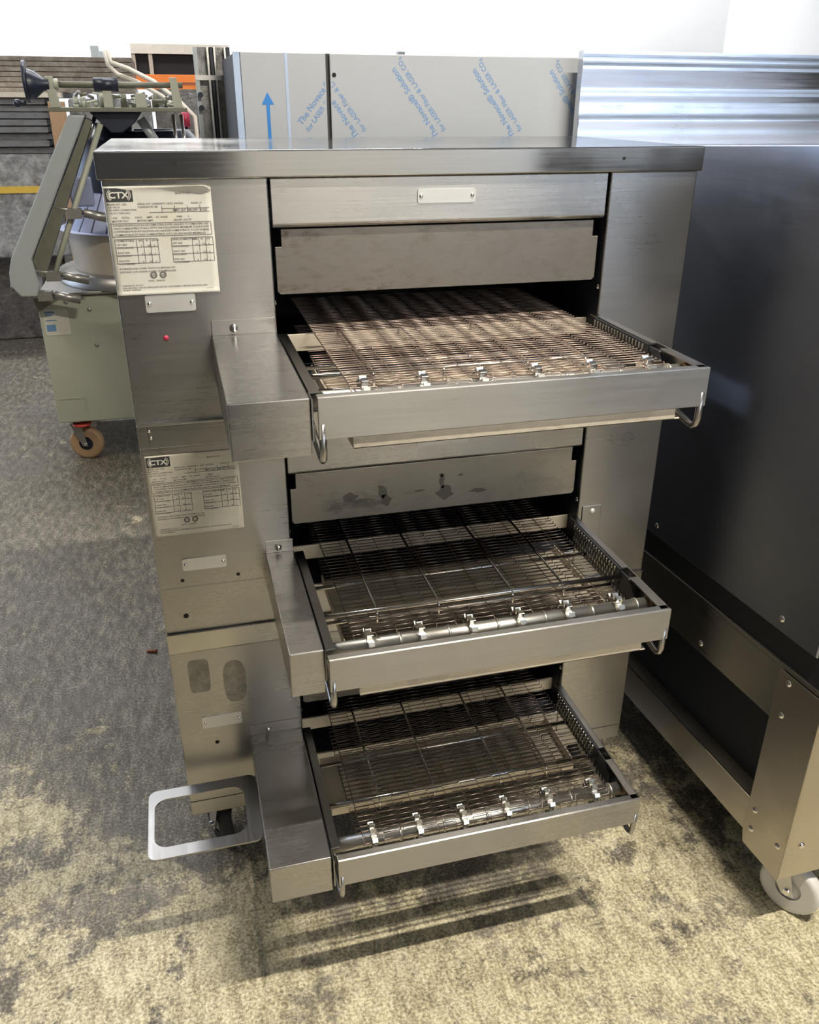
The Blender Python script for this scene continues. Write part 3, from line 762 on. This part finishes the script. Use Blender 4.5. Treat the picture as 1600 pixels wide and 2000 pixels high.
# ------------------------------------------------------------------ wrapped chrome frame left of the cabinet
cf = thing('steel_frame_rack', (.31, 1.6, -.36), 'upright shiny steel frame wrapped in clear plastic, left of the film-covered cabinet', 'rack')
for x0, x1, mt2 in ((.245, .258, 'mixgrey'), (.288, .296, 'chrome'), (.299, .309, 'darkmetal'), (.311, .318, 'chrome'), (.346, .353, 'chrome'), (.354, .366, 'darkmetal')):
    MB().box(x0, x1, 1.6, 1.64, -.36, 1.66).build('post', mt2, cf, bevel=.001)
b_ = MB(); b_.box(.258, .354, 1.62, 1.63, -.36, 1.66); b_.build('plastic_sheet', 'wrap', cf)
MB().box(.245, .366, 1.598, 1.60, 1.56, 1.575).build('crossbar', 'chrome', cf)
for z in (1.515, 1.475): MB().cyl((.256, 1.585, z), (.256, 1.60, z), .009, 12).build('clamp_knob', 'navy', cf)

# ------------------------------------------------------------------ dough rounder at left
MY = 3.10
dm = thing('dough_rounder', (-.2, 3.3, -.36), 'grey-green dough rounder with a ribbed blue cone and black handwheel, behind the ovens at left', 'machine')
cb = MB(); cb.prism([(-.612, .555), (-.612, -.115), (.30, -.125), (.30, .575), (-.50, .575)], 1, MY, MY+.85)
cb = cb.build('cabinet', 'mixgreen', dm, bevel=.006)
MB().prism([(-.625, .575), (-.615, .50), (-.47, .578)], 1, MY-.004, MY).build('corner_gusset', 'mixdark', cb)
MB().box(-.60, .30, MY-.02, MY+.83, .582, .598).build('table_edge', 'alloy', dm, bevel=.004)
st_ = MB(); st_.prism(rr2(-.592, -.468, .375, .510, .012), 1, MY-.002, MY); st_ = st_.build('instruction_sticker', 'paper', cb)
for x0, x1, z0, z1 in ((-.585, -.535, .492, .502), (-.585, -.545, .478, .487), (-.585, -.530, .452, .457), (-.585, -.540, .397, .432)):
    MB().box(x0, x1, MY-.003, MY-.002, z0, z1).build('blue_print', 'blue_text', st_)
for x, z in ((-.36, .50), (-.35, .31), (-.47, .545)): MB().dome((x, MY, z), .012, .006).build('screw', 'alloy', cb)
MB().box(-.592, -.475, MY-.003, MY, .02, .026).build('weld_mark', 'mixgreen', cb); MB().box(-.462, -.456, MY-.003, MY, -.05, .03).build('weld_mark', 'mixgreen', cb)
cs_ = caster(dm, -.53, MY+.09, -.36, -.125, .094, 'tyre', 1.35, width=.05, forkmat='alloy', ringmat='navy', fork_fwd=-.04)
MB().cyl((-.50, MY+.05, -.150), (-.50, MY+.05, -.138), .05, 16).build('brake_ring', 'red', cs_)
caster(dm, .2, MY+.09, -.36, -.125, .094, 'tyre', 1.3, width=.05, forkmat='alloy', ringmat='navy')
caster(dm, -.53, MY+.75, -.36, -.125, .094, 'tyre', 1.3, width=.05, forkmat='alloy', ringmat='navy')
# leaning arm (boxed channel) from base up to head plate
ar = MB(); pth = [(-.335, 1.425), (-.665, .74), (-.655, .60)]
L_ = [(-.300, 1.440), (-.668, .800), (-.690, .730), (-.695, .665), (-.655, .612), (-.580, .610), (-.560, .66), (-.575, .79), (-.225, 1.438)]
ar.prism(L_, 1, MY-.16, MY-.02); ar.build('leaning_arm', 'mixgrey', dm, bevel=.008, seg=3)
ar = MB(); ar.prism([(-.226, 1.425), (-.572, .78), (-.555, .70), (-.535, .70), (-.200, 1.41)], 1, MY-.13, MY-.03); ar.build('arm_flange', 'mixdark', dm)
MB().tube([(-.165, MY-.10, 1.40), (-.40, MY-.10, .90), (-.50, MY-.10, .68)], .014, 10).build('threaded_rod', 'mixgreen', dm)
for cx, cz in ((-.40, 1.03), (-.545, .735), (-.60, .64)):
    cl = MB(); cl.cyl((cx-.09, MY-.12, cz+.01), (cx+.10, MY-.12, cz-.03), .011, 8); cl.box(cx+.02, cx+.09, MY-.15, MY-.09, cz-.055, cz-.01)
    cl.cyl((cx-.10, MY-.12, cz+.012), (cx-.09, MY-.12, cz+.012), .02, 8); cl.cyl((cx+.10, MY-.13, cz-.03), (cx+.22, MY-.13, cz-.06), .022, 10); cl.build('clamp', 'alloy', dm)
# drum
CX, CY = -.02, MY+.40
def lathe(prof, name, mat, parent, n=48):
    mb = MB()
    for k in range(n):
        a, b = 2*math.pi*k/n, 2*math.pi*(k+1)/n
        for (r0, z0), (r1, z1) in zip(prof, prof[1:]):
            mb.quad((CX+r0*math.cos(a), CY+r0*math.sin(a), z0), (CX+r0*math.cos(b), CY+r0*math.sin(b), z0), (CX+r1*math.cos(b), CY+r1*math.sin(b), z1), (CX+r1*math.cos(a), CY+r1*math.sin(a), z1), sm=True)
    return mb.build(name, mat, parent, origin=(CX, CY, 0), weld=True)
lathe_ = lathe
lathe_([(.44, .88), (.30, 1.10)], 'ribbed_cone', 'grooved', dm)
lathe_([(.47, .875), (.44, .88)], 'cone_rim', 'lavender', dm)
lathe_([(.41, .63), (.43, .874)], 'drum', 'linen', dm)
lathe_([(.50, .60), (.50, .66), (.41, .665)], 'drum_base', 'alloy', dm)
lathe_([(.33, 1.07), (.35, 1.12), (.33, 1.30), (.28, 1.36), (.20, 1.36)], 'upper_channel', 'navy', dm)
lathe_([(.27, 1.10), (.27, 1.20)], 'inner_cone', 'lavender', dm)
b_ = MB(); b_.cyl((CX-.10, CY-.2, 1.08), (CX-.10, CY-.2, 1.40), .07, 20, .10); b_.build('motor', 'navy', dm)
MB().box(-.36, -.25, MY-.05, MY-.01, 1.02, 1.16).build('side_shield', 'lavender', dm, bevel=.01)
# head plate with mechanism
hp = MB(); hp.box(-.39, .245, MY-.16, MY+.30, 1.452, 1.470); hp = hp.build('head_plate', 'mixdark', dm, bevel=.002)
for x in (-.352, .205):
    MB().prism([(x-.022, 1.470), (x+.022, 1.470), (x+.004, 1.60), (x-.030, 1.60)], 1, MY-.14, MY-.11).build('end_bracket', 'mixgreen', hp, bevel=.002)
MB().box(-.135, -.095, MY-.14, MY-.11, 1.470, 1.57).build('centre_bracket', 'mixgreen', hp, bevel=.002)
MB().box(.01, .06, MY-.14, MY-.10, 1.470, 1.53).build('small_bracket', 'mixgreen', hp, bevel=.002)
MB().cyl((-.36, MY-.125, 1.567), (.235, MY-.125, 1.567), .013, 14).build('spindle', 'mixdark', dm)
MB().cyl((-.17, MY-.125, 1.567), (-.06, MY-.125, 1.567), .030, 14).build('spindle_nut', 'navy', dm)
MB().cyl((-.345, MY-.125, 1.567), (-.325, MY-.125, 1.567), .024, 10).build('collar', 'mixgreen', dm)
# handwheel
hw_ = MB()
hc = (-.44, MY-.125, 1.567)
hw_.tube([(-.470, hc[1], hc[2]+.01), (-.455, hc[1], hc[2]+.01)], .088, 28); hw_.tube([(-.455, hc[1], hc[2]), (-.425, hc[1], hc[2]), (-.39, hc[1], hc[2]), (-.365, hc[1], hc[2])], [.066, .055, .028, .026], 28)
hw_ = hw_.build('handwheel', 'navy', dm, bevel=.003)
MB().tube([(-.475, hc[1]-.02, hc[2]-.075), (-.515, hc[1]-.02, hc[2]-.080)], .008, 8).build('crank_pin', 'navy', hw_)
kn = MB(); kn.dome((-.515, hc[1]-.02, hc[2]-.080), .018, .018, 0, -1); kn.dome((-.515, hc[1]-.02, hc[2]-.080), .018, .018, 0, 1); kn.build('knob', 'navy', hw_)
rg = random.Random(5); 
for i in range(54):
    x = rg.uniform(-.28, .17); z = rg.uniform(1.475, 1.535); y = rg.uniform(MY-.08, MY+.25); r = rg.uniform(.007, .018)
    mc = MB(); lk = rg.random() < .5
    if lk: mc.cyl((x, y, z), (x+rg.uniform(.02, .07), y+rg.uniform(-.03, .03), z+rg.uniform(-.02, .02)), r*.6, 8)
    else: mc.cyl((x, y, 1.470), (x, y, z), r, 8)
    mc.build('linkage_rod' if lk else 'stud', rg.choice(['alloy', 'mixdark', 'mixgreen']), hp)
for x in (.185, .225): MB().cyl((x, MY-.03, 1.10), (x-.008, MY-.03, 1.44), .008, 10).build('support_pin', 'chrome', dm)
MB().prism([(-.21, 1.45), (.03, 1.45), (-.01, 1.40), (-.07, 1.36), (-.12, 1.36), (-.17, 1.41)], 1, MY-.10, MY+.05).build('gear_housing', 'navy', dm, bevel=.004)
MB().tube([(-.19, MY-.05, 1.43), (-.235, MY-.05, 1.33)], .010, 8).build('stay_rod', 'chrome', dm)
MB().tube([(.02, MY+.0, 1.42), (.10, MY+.0, 1.28)], .022, 10).build('stay_tube', 'mixgrey', dm)
# hoses draped above it
hz = MB(); hz.tube([(-.15, MY+1.3, 1.78), (-.14, MY+1.3, 1.715), (-.04, MY+1.3, 1.68), (.10, MY+1.2, 1.61), (.24, MY+1.1, 1.50), (.32, MY+1.05, 1.42), (.33, MY+1.05, -.35)], .014, 8)
tag(hz.build('hose', 'cream'), 'upper cream hose draped behind the dough rounder\'s spindle', 'hose', 'cream hoses')
hz = MB(); hz.tube([(-.17, MY+1.35, 1.78), (-.16, MY+1.35, 1.70), (-.11, MY+1.35, 1.65), (.0, MY+1.3, 1.61), (.14, MY+1.25, 1.53), (.26, MY+1.2, 1.44), (.27, MY+1.2, -.35)], .013, 8)
tag(hz.build('hose', 'cream'), 'lower cream hose draped behind the dough rounder\'s head plate', 'hose', 'cream hoses')

# ------------------------------------------------------------------ stored goods behind, left
BY = 6.0
def load(name, x0, x1, y0, y1, z0, z1, mat, label, cat, rough=.02, **k):
    mb = MB(); n = 10; rg = random.Random(int((x0+z0)*1000))
    mb.box(x0, x1, y0, y1, z0, z1)
    return tag(mb.build(name, mat, bevel=.02, seg=3), label, cat, **k)
load('shelf_rack', -2.4, -.80, BY+.2, BY+1.2, -.36, .35, 'wrap_dark', 'dark low rack at floor level under the plastic-wrapped bundle, far left', 'rack')
pw = load('wrapped_bundle', -2.4, -.66, BY, BY+1.0, .351, 1.129, 'wrap', 'bundle in crinkled clear plastic with a yellow strap, far left', 'bundle')
MB().box(-2.41, -.655, BY-.012, BY, .845, .895).build('strap', 'yellow', pw)
# stack of grey sheets/pallets
zz = 1.130
for i in range(8):
    h_ = .0495
    o = MB(); rgx = random.Random(i).uniform(-.03, .03); o.box(-2.4, -.72+rgx, BY+rgx, BY+1.0, zz+.004, zz+h_-.004); o.box(-2.35, -.76, BY+.03, BY+.97, zz, zz+.004) ; o.box(-2.35, -.76, BY+.03, BY+.97, zz+h_-.004, zz+h_)
    pos = ['resting on the plastic-wrapped bundle', 'second from the bottom', 'third from the bottom', 'fourth from the bottom', 'fourth from the top', 'third from the top', 'second from the top', 'topmost of its stack'][i]
    tag(o.build('grey_panel', 'slat_grey', bevel=.003), 'weathered grey panel in the far left stack, ' + pos, 'panel', 'stacked grey panels'); zz += h_
o = MB()
o.box(-2.4, -.60, BY-.05, BY+1.1, 1.527, 1.563); tag(o.build('pallet_deck', 'cream'), 'pale board edge lying on top of the grey panel stack', 'board')
o = MB()
for i in range(7): o.box(-2.4, -.05, BY+.1+.004*i, BY+1.1, 1.564+.036*i, 1.564+.036*(i+1)-.004)
tag(o.build('wrapped_boards', 'wrap_tan', bevel=.003), 'tan load of boards under plastic film, highest at far left', 'boards')
tag(MB().box(-.70, -.58, BY-.10, BY-.04, -.36, 1.50).build('cardboard_strip', 'cardboard', bevel=.004), 'upright strip of brown cardboard beside the grey panel stack', 'cardboard')
load('wrapped_pallet', -.57, .05, BY+.1, BY+1.1, -.36, 1.52, 'wrap', 'pallet load in crinkled clear plastic behind the dough rounder', 'pallet load')
# pallet rack with orange beams
rk = thing('pallet_rack', (.5, 7.0, -.36), 'warehouse pallet rack with orange beams behind the dough rounder', 'rack')
for z0, z1 in ((1.607, 1.729), (-.10, .02)):
    b_ = MB(); b_.prism([(7.30, z0), (7.30, z1), (7.335, z1), (7.335, z1-.04), (7.35, z1-.04), (7.35, z0)], 0, -.35, 2.4); b_.build('beam', 'orange', rk, bevel=.003)
    b_ = MB(); b_.box(-.35, 2.4, 7.295, 7.30, z0+.045, z0+.06); b_.build('beam_groove', 'rustpaint', rk)
for x in (-.42, 2.40):
    for y in (7.30, 8.2): MB().box(x, x+.07, y, y+.07, -.36, 1.95).build('upright', 'mixgrey', rk)
MB().box(-.35, 2.4, 7.35, 8.2, 1.68, 1.72).build('deck_board', 'slat_tan', rk)
cr = thing('wooden_crate', (.2, 7.7, 1.72), 'dark crate with cream frame on the orange-beamed rack', 'crate')
MB().box(-.07, .80, 7.42, 8.1, 1.721, 1.96).build('crate_box', 'hole', cr)
for x in (-.08, .07, .48): MB().box(x, x+.035, 7.395, 7.42, 1.721, 1.90).build('crate_slat', 'slat_tan', cr)
MB().box(-.08, .80, 7.39, 7.42, 1.90, 1.98).build('crate_rail', 'cream', cr)
load('dark_cabinet', .08, .62, BY+.55, BY+1.2, -.36, 1.60, 'wrap_dark', 'tall dark wrapped goods standing in front of the orange-beamed pallet rack', 'goods')
fe = thing('fire_extinguisher', (.27, 4.15, -.36), 'small crimson cylinder partly hidden beside the wrapped steel frame', 'cylinder')
MB().cyl((.262, 4.15, -.36), (.262, 4.15, 1.42), .012, 10).build('stand', 'darkmetal', fe); MB().tube([(.262, 4.13, 1.36), (.262, 4.13, 1.43), (.262, 4.13, 1.45)], [.028, .028, .010], 14).build('body', 'crimson', fe)
# bolt lying on floor
bl = MB(); bl.cyl((-.148, 1.085, -.3545), (-.120, 1.075, -.3545), .0055, 8); bl.cyl((-.120, 1.075, -.3525), (-.114, 1.073, -.3525), .0085, 6)
tag(bl.build('loose_bolt', 'rustpaint'), 'small rusty bolt lying on the concrete floor left of the ovens', 'bolt')
